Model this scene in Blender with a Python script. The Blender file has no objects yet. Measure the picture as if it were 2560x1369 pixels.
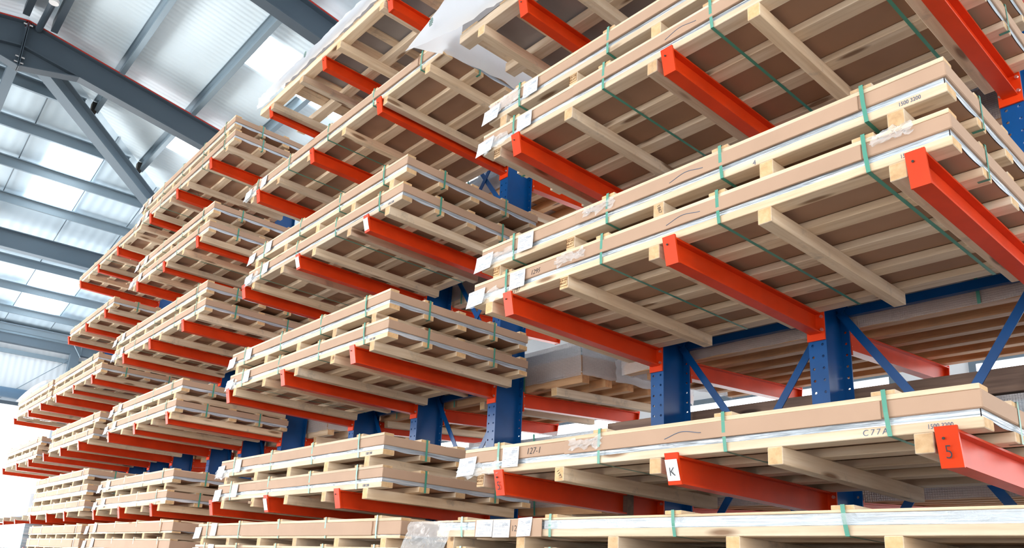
import bpy, math, random
from mathutils import Vector, Matrix, noise
random.seed(11)
SC = bpy.context.scene
COL = SC.collection

# ------------------------------------------------------------------ camera
F_PX, W_PX = 1945.70, 2560.0
cd = bpy.data.cameras.new('camera')
cd.sensor_fit = 'HORIZONTAL'; cd.sensor_width = 36.0
cd.lens = 36.0 * F_PX / W_PX
cd.shift_y = 173.28 / W_PX
cd.clip_start = 0.05; cd.clip_end = 400
cam = bpy.data.objects.new('camera', cd); COL.objects.link(cam)
Rv = Vector((0.6637126, 0.74657802, 0.04590033))
Uv = Vector((0.18147137, -0.22025338, 0.95841358))
Fv = Vector((-0.72564022, 0.62778158, 0.28166748))
m = Matrix.Identity(4)
for i in range(3):
    m[i][0], m[i][1], m[i][2] = Rv[i], Uv[i], -Fv[i]
m.translation = (2.4549, -3.1816, 1.5508)
cam.matrix_world = m
SC.camera = cam

# ------------------------------------------------------------------ world, light, exposure
SC.view_settings.view_transform = 'Standard'
SC.view_settings.look = 'None'
SC.view_settings.gamma = 1.0
SC.view_settings.use_curve_mapping = False
SC.view_settings.exposure = -0.08
wd = bpy.data.worlds.new('overcast_sky'); SC.world = wd
wd.use_nodes = True
bg = wd.node_tree.nodes['Background']
bg.inputs['Color'].default_value = (0.86, 0.93, 1.0, 1)
bg.inputs['Strength'].default_value = 3.0
E_ROOF = 7.0       # daylight through the translucent rooflights
E_AISLE_FILL = 5.0        # glow of fill panels added on the unseen aisle wall
E_BACK = 5.0       # daylight through the glazing behind the rack

def area(name, loc, target, sx, sy, power, color=(1, 1, 1)):
    l = bpy.data.lights.new(name, 'AREA'); l.shape = 'RECTANGLE'
    l.size, l.size_y, l.energy, l.color = sx, sy, power, color
    o = bpy.data.objects.new(name, l); COL.objects.link(o)
    o.location = loc
    d = Vector(target) - Vector(loc)
    o.rotation_euler = d.to_track_quat('-Z', 'Y').to_euler()
    return o
# daylight at the far roller door; other two are fill added at closed walls
area('daylight_far_door', (-25.2, -1.2, 3.2), (-10, -0.6, 2.6), 5.5, 5.0, 700, (1, 0.98, 0.95))
area('daylight_aisle_door', (-19.0, -13.9, 3.1), (-16, 0, 3.0), 6.8, 5.8, 5400, (1, 0.98, 0.95))  # lamp added to brighten the far crate fronts; no door opens here
area('daylight_near_door', (13.4, -4.5, 3.6), (0, 0.5, 3.6), 6.0, 6.0, 900, (1, 0.98, 0.95))  # lamp added to light the near crate ends; wall behind is solid

# ------------------------------------------------------------------ materials
MAT = {}
def new_mat(name):
    mt = bpy.data.materials.new(name); mt.use_nodes = True
    nt = mt.node_tree; nt.nodes.clear()
    out = nt.nodes.new('ShaderNodeOutputMaterial')
    bs = nt.nodes.new('ShaderNodeBsdfPrincipled')
    nt.links.new(bs.outputs[0], out.inputs[0])
    MAT[name] = mt
    return mt, nt, bs, out
def nd(nt, kind, **kw):
    n = nt.nodes.new(kind)
    for k, v in kw.items():
        if k.startswith('i_'): n.inputs[k[2:].replace('_', ' ')].default_value = v
        else: setattr(n, k, v)
    return n
def coords(nt, scale=(1, 1, 1), rnd=True, kind='Object'):
    tc = nd(nt, 'ShaderNodeTexCoord'); mp = nd(nt, 'ShaderNodeMapping')
    mp.inputs['Scale'].default_value = scale
    nt.links.new(tc.outputs[kind], mp.inputs[0])
    if rnd:
        oi = nd(nt, 'ShaderNodeObjectInfo'); mu = nd(nt, 'ShaderNodeMath', operation='MULTIPLY')
        mu.inputs[1].default_value = 37.0
        nt.links.new(oi.outputs['Random'], mu.inputs[0]); nt.links.new(mu.outputs[0], mp.inputs['Location'])
    return mp.outputs[0]
def ramp(nt, fac, stops):
    r = nd(nt, 'ShaderNodeValToRGB'); e = r.color_ramp.elements
    while len(e) < len(stops): e.new(0.5)
    for el, (p, c) in zip(e, stops):
        el.position = p; el.color = tuple(c) + (1,) if len(c) == 3 else c
    nt.links.new(fac, r.inputs[0]); return r.outputs[0]
def mix(nt, a, b, fac, mode='MIX'):
    mx = nd(nt, 'ShaderNodeMix', data_type='RGBA', blend_type=mode)
    for sock, v in ((mx.inputs[0], fac), (mx.inputs[6], a), (mx.inputs[7], b)):
        if hasattr(v, 'links') or hasattr(v, 'is_linked'): nt.links.new(v, sock)
        else: sock.default_value = v if not isinstance(v, tuple) else (v + (1,) if len(v) == 3 else v)
    return mx.outputs[2]
def bump(nt, bs, height, strength=0.2, dist=0.01):
    b = nd(nt, 'ShaderNodeBump'); b.inputs['Strength'].default_value = strength
    b.inputs['Distance'].default_value = dist
    nt.links.new(height, b.inputs['Height']); nt.links.new(b.outputs[0], bs.inputs['Normal'])

def wood(name, axis, c0, c1, c2, stain=0.0):
    mt, nt, bs, out = new_mat(name)
    sc = {'x': (0.9, 16, 16), 'y': (16, 0.9, 16), 'z': (16, 16, 0.9)}[axis]
    v = coords(nt, sc)
    n1 = nd(nt, 'ShaderNodeTexNoise', i_Scale=1.6, i_Detail=4.0, i_Roughness=0.6)
    nt.links.new(v, n1.inputs['Vector'])
    col = ramp(nt, n1.outputs[0], [(0.28, c2), (0.5, c0), (0.72, c1)])
    # knots: sparse small dark eyes
    sk = {'x': (3.0, 14, 14), 'y': (14, 3.0, 14), 'z': (14, 14, 3.0)}[axis]
    vk = coords(nt, sk)
    vo = nd(nt, 'ShaderNodeTexVoronoi', i_Scale=0.55, i_Randomness=1.0)
    nt.links.new(vk, vo.inputs['Vector'])
    kn = ramp(nt, vo.outputs['Distance'], [(0.10, (1, 1, 1)), (0.19, (0, 0, 0))])
    col = mix(nt, col, (c2[0] * 0.42, c2[1] * 0.33, c2[2] * 0.28), kn)
    # piece to piece tone
    oi = nd(nt, 'ShaderNodeObjectInfo')
    tone = ramp(nt, oi.outputs['Random'], [(0.0, (0.80, 0.79, 0.80)), (0.45, (1, 1, 1)), (1.0, (1.1, 1.05, 0.98))])
    col = mix(nt, col, tone, 1.0, 'MULTIPLY')
    if stain:
        vs = coords(nt, (1.2, 1.2, 1.2))
        ns = nd(nt, 'ShaderNodeTexNoise', i_Scale=3.4, i_Detail=6.0, i_Roughness=0.7)
        nt.links.new(vs, ns.inputs['Vector'])
        st = ramp(nt, ns.outputs[0], [(0.56, (0, 0, 0)), (0.72, (stain,) * 3)])
        col = mix(nt, col, (0.20, 0.19, 0.17), st)
    # end grain is deeper and warmer than the long faces
    tn = nd(nt, 'ShaderNodeTexCoord'); sn = nd(nt, 'ShaderNodeSeparateXYZ'); ab = nd(nt, 'ShaderNodeMath', operation='ABSOLUTE')
    nt.links.new(tn.outputs['Normal'], sn.inputs[0]); nt.links.new(sn.outputs['xyz'.index(axis)], ab.inputs[0])
    eg = ramp(nt, ab.outputs[0], [(0.80, (0, 0, 0)), (0.95, (1, 1, 1))])
    col = mix(nt, col, mix(nt, col, (0.93, 0.76, 0.55), 1.0, 'MULTIPLY'), eg)
    nt.links.new(col, bs.inputs['Base Color'])
    bs.inputs['Roughness'].default_value = 0.72
    bump(nt, bs, n1.outputs[0], 0.18, 0.004)
PALE = ((0.71, 0.555, 0.39), (0.80, 0.665, 0.51), (0.585, 0.425, 0.275))
wood('pine_along', 'x', *PALE)
wood('pine_across', 'y', *PALE, stain=0.5)
wood('pine_worn', 'x', (0.60, 0.47, 0.33), (0.70, 0.57, 0.42), (0.46, 0.34, 0.22), stain=0.6)
RED = ((0.68, 0.38, 0.19), (0.75, 0.46, 0.25), (0.52, 0.27, 0.12))
wood('old_along', 'x', *RED, stain=0.25)
wood('old_across', 'y', *RED, stain=0.25)
wood('dark_timber', 'x', (0.16, 0.10, 0.075), (0.22, 0.14, 0.10), (0.10, 0.06, 0.045))

def simple(name, col, rough=0.5, metal=0.0, spec=None, coat=0.0):
    mt, nt, bs, out = new_mat(name)
    bs.inputs['Base Color'].default_value = tuple(col) + (1,)
    bs.inputs['Roughness'].default_value = rough
    bs.inputs['Metallic'].default_value = metal
    if spec is not None: bs.inputs['Specular IOR Level'].default_value = spec
    if coat: bs.inputs['Coat Weight'].default_value = coat; bs.inputs['Coat Roughness'].default_value = 0.12
    return mt, nt, bs, out
def paint(name, col, var, rough, scale=5.0, spec=None):
    mt, nt, bs, out = simple(name, col, rough, 0.0, spec)
    v = coords(nt)
    n = nd(nt, 'ShaderNodeTexNoise', i_Scale=scale, i_Detail=5.0)
    nt.links.new(v, n.inputs['Vector'])
    c = ramp(nt, n.outputs[0], [(0.3, [x * (1 - var) for x in col]), (0.7, [min(1, x * (1 + var)) for x in col])])
    nt.links.new(c, bs.inputs['Base Color'])
    n2 = nd(nt, 'ShaderNodeTexNoise', i_Scale=140.0, i_Detail=2.0); nt.links.new(v, n2.inputs['Vector'])
    bump(nt, bs, n2.outputs[0], 0.06, 0.001)
    return mt, nt, bs
paint('orange_paint', (0.68, 0.046, 0.006), 0.10, 0.36, spec=0.2)
paint('blue_paint', (0.0015, 0.066, 0.235), 0.12, 0.28, spec=0.36)
paint('cardboard', (0.475, 0.305, 0.205), 0.05, 0.75, 3.0)
paint('cardboard_inner', (0.40, 0.235, 0.15), 0.07, 0.85, 3.0)
paint('grey_board', (0.33, 0.30, 0.29), 0.06, 0.7, 3.0)
simple('green_strap', (0.075, 0.30, 0.215), 0.32)
simple('galvanised', (0.235, 0.31, 0.365), 0.42, 0.3)
simple('steel_grey', (0.060, 0.085, 0.11), 0.5)
simple('steel_grey_light', (0.13, 0.18, 0.225), 0.5)
simple('red_sealant', (0.45, 0.03, 0.02), 0.6)
simple('bolt_zinc', (0.75, 0.76, 0.78), 0.28, 0.9)
simple('ink', (0.035, 0.035, 0.045), 0.8)
simple('ink_blue', (0.10, 0.14, 0.22), 0.8)
simple('ink_burnt', (0.16, 0.06, 0.015), 0.8)
simple('ink_green', (0.05, 0.15, 0.11), 0.8)
simple('rubber_dark', (0.03, 0.025, 0.02), 0.7)
simple('white_sticker', (0.86, 0.86, 0.86), 0.5)
simple('shutter_blue', (0.16, 0.28, 0.42), 0.45)
simple('concrete_plain', (0.4, 0.4, 0.4), 0.8)

def silver(name, col, rough, stretch):
    mt, nt, bs, out = simple(name, col, rough, 0.55)
    v = coords(nt, stretch)
    n = nd(nt, 'ShaderNodeTexNoise', i_Scale=3.0, i_Detail=5.0, i_Distortion=0.6)
    nt.links.new(v, n.inputs['Vector'])
    c = ramp(nt, n.outputs[0], [(0.3, [x * 0.62 for x in col]), (0.5, col), (0.68, (0.92, 0.95, 0.98))])
    nt.links.new(c, bs.inputs['Base Color'])
    bump(nt, bs, n.outputs[0], 0.6, 0.02)
silver('silver_sheet', (0.60, 0.68, 0.76), 0.30, (1.0, 1.0, 34.0))
silver('silver_sheet_end', (0.56, 0.62, 0.70), 0.34, (1.0, 1.0, 30.0))
silver('blue_sheet', (0.50, 0.68, 0.80), 0.4, (0.5, 0.5, 22.0))

def film(name, col, alpha, rough, bscale, bstr, dots=False):
    mt, nt, bs, out = simple(name, col, rough)
    bs.inputs['Alpha'].default_value = alpha
    v = coords(nt, (1, 1, 1))
    if dots:
        t = nd(nt, 'ShaderNodeTexVoronoi', i_Scale=bscale, i_Randomness=0.1); s = t.outputs['Distance']
    else:
        t = nd(nt, 'ShaderNodeTexNoise', i_Scale=bscale, i_Detail=5.0, i_Distortion=1.2); s = t.outputs[0]
    nt.links.new(v, t.inputs['Vector'])
    bump(nt, bs, s, bstr, 0.02)
    return mt, nt, bs
film('clear_film', (0.92, 0.95, 0.97), 0.30, 0.10, 9.0, 0.9)
mt, nt, bs = film('white_film', (0.88, 0.90, 0.93), 1.0, 0.42, 4.0, 0.5)
tr = nd(nt, 'ShaderNodeBsdfTranslucent'); tr.inputs['Color'].default_value = (0.9, 0.92, 0.96, 1)
ms = nd(nt, 'ShaderNodeMixShader'); ms.inputs[0].default_value = 0.62
nt.links.new(bs.outputs[0], ms.inputs[1]); nt.links.new(tr.outputs[0], ms.inputs[2])
nt.links.new(ms.outputs[0], [n for n in nt.nodes if n.type == 'OUTPUT_MATERIAL'][0].inputs[0])
film('bubble_film', (0.74, 0.70, 0.70), 0.5, 0.18, 70.0, 0.8, True)

simple('paper', (0.72, 0.75, 0.80), 0.6)
simple('print_grey', (0.30, 0.32, 0.37), 0.7)
def emitter(name, col, s):
    mt, nt, bs, out = simple(name, (0.8, 0.85, 0.9), 0.5)
    bs.inputs['Emission Color'].default_value = tuple(col) + (1,)
    bs.inputs['Emission Strength'].default_value = s
emitter('rooflight_glow', (0.95, 0.98, 1.0), E_ROOF)
emitter('window_glow', (1.0, 0.985, 0.96), E_AISLE_FILL)
emitter('back_window_glow', (1.0, 0.98, 0.98), E_BACK)

def liner(name, axis, col, period):
    mt, nt, bs, out = simple(name, col, 0.55)
    v = coords(nt, (1, 1, 1), False)
    sx = nd(nt, 'ShaderNodeSeparateXYZ'); nt.links.new(v, sx.inputs[0])
    mu = nd(nt, 'ShaderNodeMath', operation='MULTIPLY'); mu.inputs[1].default_value = 2 * math.pi / period
    nt.links.new(sx.outputs['XYZ'.index(axis)], mu.inputs[0])
    sn = nd(nt, 'ShaderNodeMath', operation='SINE'); nt.links.new(mu.outputs[0], sn.inputs[0])
    bump(nt, bs, sn.outputs[0], 0.35, 0.006)
    n = nd(nt, 'ShaderNodeTexNoise', i_Scale=0.8, i_Detail=4.0); nt.links.new(v, n.inputs['Vector'])
    c = ramp(nt, n.outputs[0], [(0.35, [x * 0.93 for x in col]), (0.65, col)])
    nt.links.new(c, bs.inputs['Base Color'])
liner('liner_x', 'X', (0.72, 0.845, 0.92), 0.11)
liner('liner_y', 'Y', (0.68, 0.83, 0.93), 0.20)
liner('cladding_y', 'Y', (0.72, 0.78, 0.82), 0.16)
liner('cladding_x', 'X', (0.78, 0.80, 0.82), 0.2)
mt, nt, bs, out = simple('concrete', (0.5, 0.49, 0.47), 0.6)
v = coords(nt, (1, 1, 1), False)
n = nd(nt, 'ShaderNodeTexNoise', i_Scale=1.2, i_Detail=6.0); nt.links.new(v, n.inputs['Vector'])
nt.links.new(ramp(nt, n.outputs[0], [(0.3, (0.17, 0.165, 0.16)), (0.7, (0.24, 0.235, 0.23))]), bs.inputs['Base Color'])

# ------------------------------------------------------------------ mesh helpers
class MB:
    def __init__(self): self.v = []; self.f = []
    def quad(self, *p):
        b = len(self.v); self.v += [tuple(q) for q in p]; self.f.append(tuple(range(b, b + len(p)))); return self
    def box(self, x0, x1, y0, y1, z0, z1, c=0.0):
        if x0 > x1: x0, x1 = x1, x0
        if y0 > y1: y0, y1 = y1, y0
        b = len(self.v)
        if c <= 0:
            self.v += [(x, y, z) for x in (x0, x1) for y in (y0, y1) for z in (z0, z1)]
            for q in ((0, 1, 3, 2), (4, 6, 7, 5), (0, 4, 5, 1), (2, 3, 7, 6), (0, 2, 6, 4), (1, 5, 7, 3)):
                self.f.append(tuple(b + i for i in q))
            return self
        # chamfered box: every corner owns three vertices
        X, Y, Z = (x0, x1), (y0, y1), (z0, z1)
        idx = {}
        for i in (0, 1):
            for j in (0, 1):
                for k in (0, 1):
                    sx, sy, sz = (1, -1)[i] * c, (1, -1)[j] * c, (1, -1)[k] * c
                    for a, p in (('x', (X[i], Y[j] + sy, Z[k] + sz)), ('y', (X[i] + sx, Y[j], Z[k] + sz)), ('z', (X[i] + sx, Y[j] + sy, Z[k]))):
                        idx[(i, j, k, a)] = len(self.v); self.v.append(p)
        F = []
        for i in (0, 1):
            q = [(i, 0, 0, 'x'), (i, 1, 0, 'x'), (i, 1, 1, 'x'), (i, 0, 1, 'x')]; F.append(q if i else q[::-1])
            q = [(0, i, 0, 'y'), (0, i, 1, 'y'), (1, i, 1, 'y'), (1, i, 0, 'y')]; F.append(q if i else q[::-1])
            q = [(0, 0, i, 'z'), (1, 0, i, 'z'), (1, 1, i, 'z'), (0, 1, i, 'z')]; F.append(q if i else q[::-1])
        for i in (0, 1):
            for j in (0, 1):
                q = [(i, j, 0, 'x'), (i, j, 1, 'x'), (i, j, 1, 'y'), (i, j, 0, 'y')]; F.append(q if i == j else q[::-1])
                q = [(i, 0, j, 'x'), (i, 1, j, 'x'), (i, 1, j, 'z'), (i, 0, j, 'z')]; F.append(q[::-1] if i == j else q)
                q = [(0, i, j, 'y'), (1, i, j, 'y'), (1, i, j, 'z'), (0, i, j, 'z')]; F.append(q if i == j else q[::-1])
                for k in (0, 1):
                    q = [(i, j, k, 'x'), (i, j, k, 'y'), (i, j, k, 'z')]; F.append(q if (i + j + k) % 2 else q[::-1])
        for q in F: self.f.append(tuple(idx[t] for t in q))
        return self
    def bar(self, p, q, w, h, up=(0, 0, 1)):
        p, q = Vector(p), Vector(q); d = (q - p).normalized()
        s = d.cross(Vector(up)).normalized(); u = s.cross(d).normalized()
        b = len(self.v)
        for o in (p, q):
            for a, c in ((-1, -1), (1, -1), (1, 1), (-1, 1)):
                self.v.append(tuple(o + s * a * w / 2 + u * c * h / 2))
        for f in ((3, 2, 1, 0), (4, 5, 6, 7), (0, 1, 5, 4), (1, 2, 6, 5), (2, 3, 7, 6), (3, 0, 4, 7)):
            self.f.append(tuple(b + i for i in f))
        return self
    def tube(self, pts, r, n=6):
        b = len(self.v); pts = [Vector(p) for p in pts]
        for i, p in enumerate(pts):
            d = (pts[min(i + 1, len(pts) - 1)] - pts[max(i - 1, 0)]).normalized()
            a = d.cross(Vector((0.13, 0.2, 1)) if abs(d.z) < 0.9 else Vector((1, 0.1, 0))).normalized(); c = d.cross(a)
            for k in range(n):
                t = 2 * math.pi * k / n; self.v.append(tuple(p + (a * math.cos(t) + c * math.sin(t)) * r))
        for i in range(len(pts) - 1):
            for k in range(n):
                self.f.append((b + i * n + k, b + i * n + (k + 1) % n, b + (i + 1) * n + (k + 1) % n, b + (i + 1) * n + k))
        self.f.append(tuple(b + k for k in range(n))[::-1]); e = b + (len(pts) - 1) * n
        self.f.append(tuple(e + k for k in range(n)))
        return self
    def cyl(self, c, axis, r, h, n=12):
        c = Vector(c); a = Vector(axis).normalized()
        return self.tube([c - a * h / 2, c + a * h / 2], r, n)
    def grid(self, fn, nu, nv):
        b = len(self.v)
        for i in range(nu + 1):
            for j in range(nv + 1): self.v.append(tuple(fn(i / nu, j / nv)))
        for i in range(nu):
            for j in range(nv):
                a = b + i * (nv + 1) + j; self.f.append((a, a + nv + 1, a + nv + 2, a + 1))
        return self
    def mesh(self, name, mat, smooth=False):
        me = bpy.data.meshes.new(name); me.from_pydata(self.v, [], self.f); me.update()
        me.materials.append(MAT[mat])
        if smooth:
            for p in me.polygons: p.use_smooth = True
        return me
def obj(name, me, parent=None, label=None, loc=None):
    o = bpy.data.objects.new(name, me); COL.objects.link(o)
    if parent is not None: o.parent = parent
    if loc is not None: o.location = loc
    if label: o['label'] = label
    return o
def solid(name, mb, mat, parent=None, smooth=False, label=None): return obj(name, mb.mesh(name, mat, smooth), parent, label)
def thing(name, label, cat, loc=(0, 0, 0), group=None, rot=None):
    o = bpy.data.objects.new(name, None); COL.objects.link(o); o.empty_display_size = 0.1
    o.location = loc
    if rot: o.rotation_euler = rot
    o['label'] = label; o['category'] = cat
    if group: o['group'] = group
    return o
def tag(o, label, cat, group=None):
    o['label'] = label; o['category'] = cat
    if group: o['group'] = group
    return o
def struct(name, mb, mat, label=None):
    o = solid(name, mb, mat); o['kind'] = 'structure'
    if label: o['label'] = label
    return o
CACHE = {}
def cached(key, fn):
    if key not in CACHE: CACHE[key] = fn()
    return CACHE[key]
FONT_MAT = {}
def text(name, s, parent, loc, size, mat='ink', rot=(math.pi / 2, 0, 0), shear=0.0, sx=1.0, align='LEFT', spacing=1.0):
    c = bpy.data.curves.new(name, 'FONT'); c.body = s; c.size = size; c.shear = shear
    c.extrude = 0.0004; c.offset = (-0.012 * size if 'hand' in name or 'pencil' in name or 'tip' in name else 0.0); c.align_x = align; c.space_character = spacing
    c.materials.append(MAT[mat])
    tmp = bpy.data.objects.new(name, c); COL.objects.link(tmp)
    me = bpy.data.meshes.new_from_object(tmp.evaluated_get(bpy.context.evaluated_depsgraph_get()))
    bpy.data.objects.remove(tmp); bpy.data.curves.remove(c)
    me.name = name
    o = bpy.data.objects.new(name, me); COL.objects.link(o); o.parent = parent
    o.location = loc; o.rotation_euler = rot; o.scale = (sx, 1, 1)
    return o

# ------------------------------------------------------------------ building: floor, walls, roof
RZ, RY, TA, TB, AX = 9.97, -2.25, 0.18, 0.175, -11.2      # ridge height / line, slopes, hip apex
XW, YB, XR = -23.85, 9.6, 14.0
YF = 2 * RY - YB
def zmain(y): return RZ - TA * abs(y - RY)
def zhip(x): return RZ - TB * (AX - x)
ZE = zhip(XW)
struct('floor', MB().box(XW, XR, YF, YB, -0.15, 0.0), 'concrete')
struct('floor', MB().box(XW - 60, XW - 0.3, -40, 40, -0.25, -0.02), 'concrete_plain', 'pale yard outside the far roller door')
zy = zmain(YB)
r = MB()
r.quad((XR, RY, RZ), (XR, YB, zy), (XW, YB, zy), (AX, RY, RZ))
r.quad((XR, YF, zy), (XR, RY, RZ), (AX, RY, RZ), (XW, YF, zy))
struct('ceiling', r, 'liner_x')
struct('ceiling', MB().quad((AX, RY, RZ), (XW, YB, zy), (XW, YF, zy)), 'liner_y')
# walls
DL, DR, DZ = -4.4, 1.66, 5.58
w = MB()
w.box(XW - 0.2, XW, YF, DL, 0, zy + .1); w.box(XW - 0.2, XW, DR, YB, 0, zy + .1); w.box(XW - 0.2, XW, DL, DR, DZ, zy + .1)
struct('wall_left', w, 'cladding_y')
struct('wall_back', MB().box(XW, XR, YB + 0.02, YB + 0.2, 0, zy + .1), 'cladding_x')
struct('wall_front', MB().box(XW, XR, YF - 0.2, YF, 0, zy + .1), 'cladding_x')
w = MB().quad((XR, YF, 0), (XR, YB, 0), (XR, YB, zy), (XR, RY, RZ), (XR, YF, zy))
struct('wall_right', w, 'cladding_y')
# frames added round the two fill lamps; the unseen walls have no openings
for n_, q in ((1, MB().box(-22.6, -22.4, YF - .02, YF + .15, 0, 6.2).box(-15.6, -15.4, YF - .02, YF + .15, 0, 6.2).box(-22.6, -15.4, YF - .02, YF + .15, 6.05, 6.25)),
              (2, MB().box(XR - .15, XR + .02, -7.7, -7.5, 0, 6.8).box(XR - .15, XR + .02, -1.5, -1.3, 0, 6.8).box(XR - .15, XR + .02, -7.7, -1.3, 6.65, 6.85))):
    struct('door_%d' % n_, q, 'steel_grey_light')
# glazing on the back wall; aisle-side panes are glowing fill, added out of view
def window(n, mb, mat, fr):
    o = struct('window_%d' % n, mb, mat); f = solid('window_frame', fr, 'steel_grey_light', o)
k = 1
for x0 in (-18, -12.5, -7, -1.5, 4, 9.0):
    fr = MB().box(x0 - .1, x0 + 4.3, YB - .06, YB + .02, 4.9, 5.0).box(x0 - .1, x0 + 4.3, YB - .06, YB + .02, 1.4, 1.5).box(x0 - .1, x0, YB - .06, YB + .02, 1.5, 4.9).box(x0 + 4.2, x0 + 4.3, YB - .06, YB + .02, 1.5, 4.9)
    window(k, MB().box(x0, x0 + 4.2, YB - .03, YB + .02, 1.5, 4.9), 'back_window_glow', fr); k += 1
for x0 in (-13, -7.5, -2, 3.5, 8.5):  # unseen glowing panels added to light the crate fronts
    fr = MB().box(x0 - .1, x0 + 4.3, YF - .02, YF + .06, 6.0, 6.1).box(x0 - .1, x0 + 4.3, YF - .02, YF + .06, 0.9, 1.0)
    window(k, MB().box(x0, x0 + 4.2, YF - .02, YF + .03, 1.0, 6.0), 'window_glow', fr); k += 1

# roof steel -----------------------------------------------------------------
def ibeam(mb, p, q, w, h, tf, tw, up=(0, 0, 1)):
    p, q = Vector(p), Vector(q); d = (q - p).normalized(); s = d.cross(Vector(up)).normalized(); u = s.cross(d)
    mb.bar(p + u * (h / 2 - tf / 2), q + u * (h / 2 - tf / 2), w, tf, up)
    mb.bar(p - u * (h / 2 - tf / 2), q - u * (h / 2 - tf / 2), w, tf, up)
    mb.bar(p, q, tw, h - 2 * tf, up)
    return mb
def rafter(x, label, haunch):
    h, w = 0.46, 0.19
    zc = lambda y: zmain(y) - 0.22 - h / 2
    mb = MB()
    ibeam(mb, (x, RY, zc(RY)), (x, YB, zc(YB)), w, h, 0.018, 0.012)
    ibeam(mb, (x, RY, zc(RY)), (x, YF, zc(YF)), w, h, 0.018, 0.012)
    o = struct('roof_rafter', mb, 'steel_grey', label)
    s = MB().bar((x + .0, RY, zmain(RY) - .212), (x, YB, zmain(YB) - .212), w + .02, 0.02).bar((x, RY, zmain(RY) - .212), (x, YF, zmain(YF) - .212), w + .02, 0.02)
    solid('sealant_line', s, 'red_sealant', o)
    if haunch:
        g = MB(); yb = RY + .85; zb = zc(yb) - h / 2; za = zc(RY) - h / 2 - 0.36
        for sg in (1, -1):
            y1 = RY + sg * .85
            g.quad((x + .007, RY, zc(RY) - h / 2), (x + .007, y1, zb), (x + .007, RY, za))
            g.quad((x - .007, RY, zc(RY) - h / 2), (x - .007, RY, za), (x - .007, y1, zb))
            g.bar((x, RY, za), (x, y1, zb), w, 0.018)
        solid('haunch', g, 'steel_grey', o)
        e = MB().bar((x, RY - .012, za - .02), (x, RY - .012, zmain(RY) - .24), 0.2, 0.012, (0, 1, 0)).bar((x, RY + .012, za - .02), (x, RY + .012, zmain(RY) - .24), 0.2, 0.012, (0, 1, 0))
        solid('end_plate', e, 'steel_grey', o)
        b = MB()
        for z in (za + .06, za + .16, zc(RY) + .18):
            for dy in (-.04, .04): b.cyl((x + .07, RY + dy, z), (0, 1, 0), 0.018, 0.05, 8)
        solid('bolt', b, 'bolt_zinc', o)
    return o
rafter(-11.05, 'dark grey roof rafter with haunched apex at upper left', True)
rafter(-6.75, 'dark grey roof rafter crossing above the film wrapped pallet', True)
rafter(-2.45, 'dark grey roof rafter above the nearest bays', True)
rafter(1.85, 'dark grey roof rafter over the nearest bay', True)
rafter(6.15, 'dark grey roof rafter behind the camera', True)
rafter(10.45, 'dark grey roof rafter by the near end wall', True)
def hiprafter(sg, label):
    h = 0.30
    p = Vector((-11.17, RY, RZ - 0.46)); d = Vector((-(XW - AX) / (XW - AX), 0, 0))
    q = Vector((XW, YB if sg > 0 else YF, zy - 0.46))
    mb = ibeam(MB(), p, q, 0.21, h, 0.018, 0.012)
    return struct('hip_rafter', mb, 'steel_grey_light', label)
hiprafter(1, 'grey diagonal hip rafter running down towards the rack')
hiprafter(-1, 'grey diagonal hip rafter running down towards the aisle side')
def zpurlin(mb, p, q, n, h=0.2, w=0.075, lip=0.02, t=0.004):
    # Z section: top flange one way, bottom flange the other
    p, q = Vector(p), Vector(q); d = (q - p).normalized(); nn = Vector(n).normalized(); s = d.cross(nn).normalized()
    def b(o, ww, hh): mb.bar(p + o, q + o, ww, hh, nn)
    b(nn * 0, t, h); b(nn * (h / 2) + s * w / 2, w, t); b(-nn * (h / 2) - s * w / 2, w, t)
    b(-nn * (h / 2 - lip / 2) - s * w, t, lip); b(nn * (h / 2 - lip / 2) + s * w, t, lip)
i = 0
for y in (-0.81, 0.445, 1.60, 2.76, 3.9, 5.1, 6.3, 7.5, 8.7):
    for sg in (1, -1):
        yy = y if sg > 0 else 2 * RY - y
        xe = AX - (abs(yy - RY)) * (AX - XW) / (YB - RY) + 0.12
        mb = MB(); zpurlin(mb, (xe, yy, zmain(yy) - 0.115), (XR, yy, zmain(yy) - 0.115), (0, TA * (1 if sg > 0 else -1), 1))
        o = struct('purlin', mb, 'galvanised', 'galvanised purlin along the main roof slope'); i += 1
        solid('cleat', MB().box(xe - .06, xe + .07, yy - .07, yy + .02, zmain(yy) - .26, zmain(yy) - .05), 'rubber_dark', o)
for x in (-12.68, -13.95, -15.27, -16.65, -19.4, -20.85, -22.3, -23.5):
    hw = (AX - x) * (YB - RY) / (AX - XW) - 0.12
    mb = MB(); zpurlin(mb, (x, RY - hw, zhip(x) - 0.115), (x, RY + hw, zhip(x) - 0.115), (TB, 0, 1), 0.2, 0.085)
    struct('purlin', mb, 'galvanised', 'galvanised purlin across the hipped end slope')
x = -17.85; hw = (AX - x) * (YB - RY) / (AX - XW)
struct('roof_girder', ibeam(MB(), (x, RY - hw, zhip(x) - .44), (x, RY + hw, zhip(x) - .44), 0.22, 0.44, 0.02, 0.012), 'steel_grey_light', 'heavy grey girder across the hipped end slope')
struct('ridge_beam', MB().box(AX + .35, XR, RY - .12, RY - .02, RZ - .2, RZ - .03), 'steel_grey')
struct('ridge_beam', MB().box(AX + .35, XR, RY + .3, RY + .4, RZ - .3, RZ - .09), 'steel_grey')
struct('eaves_beam', MB().box(XW, XW + .22, YF, YB, zy - .55, zy - .02), 'steel_grey_light', 'grey eaves beam on top of the far wall')
struct('eaves_trim', MB().box(XW + .22, XW + .3, YF, YB, zy - .3, zy - .1), 'galvanised')
struct('sheeting_rail', MB().box(XW, XW + .1, YF, YB, 7.0, 7.12), 'galvanised', 'pale rail along the far wall cladding')
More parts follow.
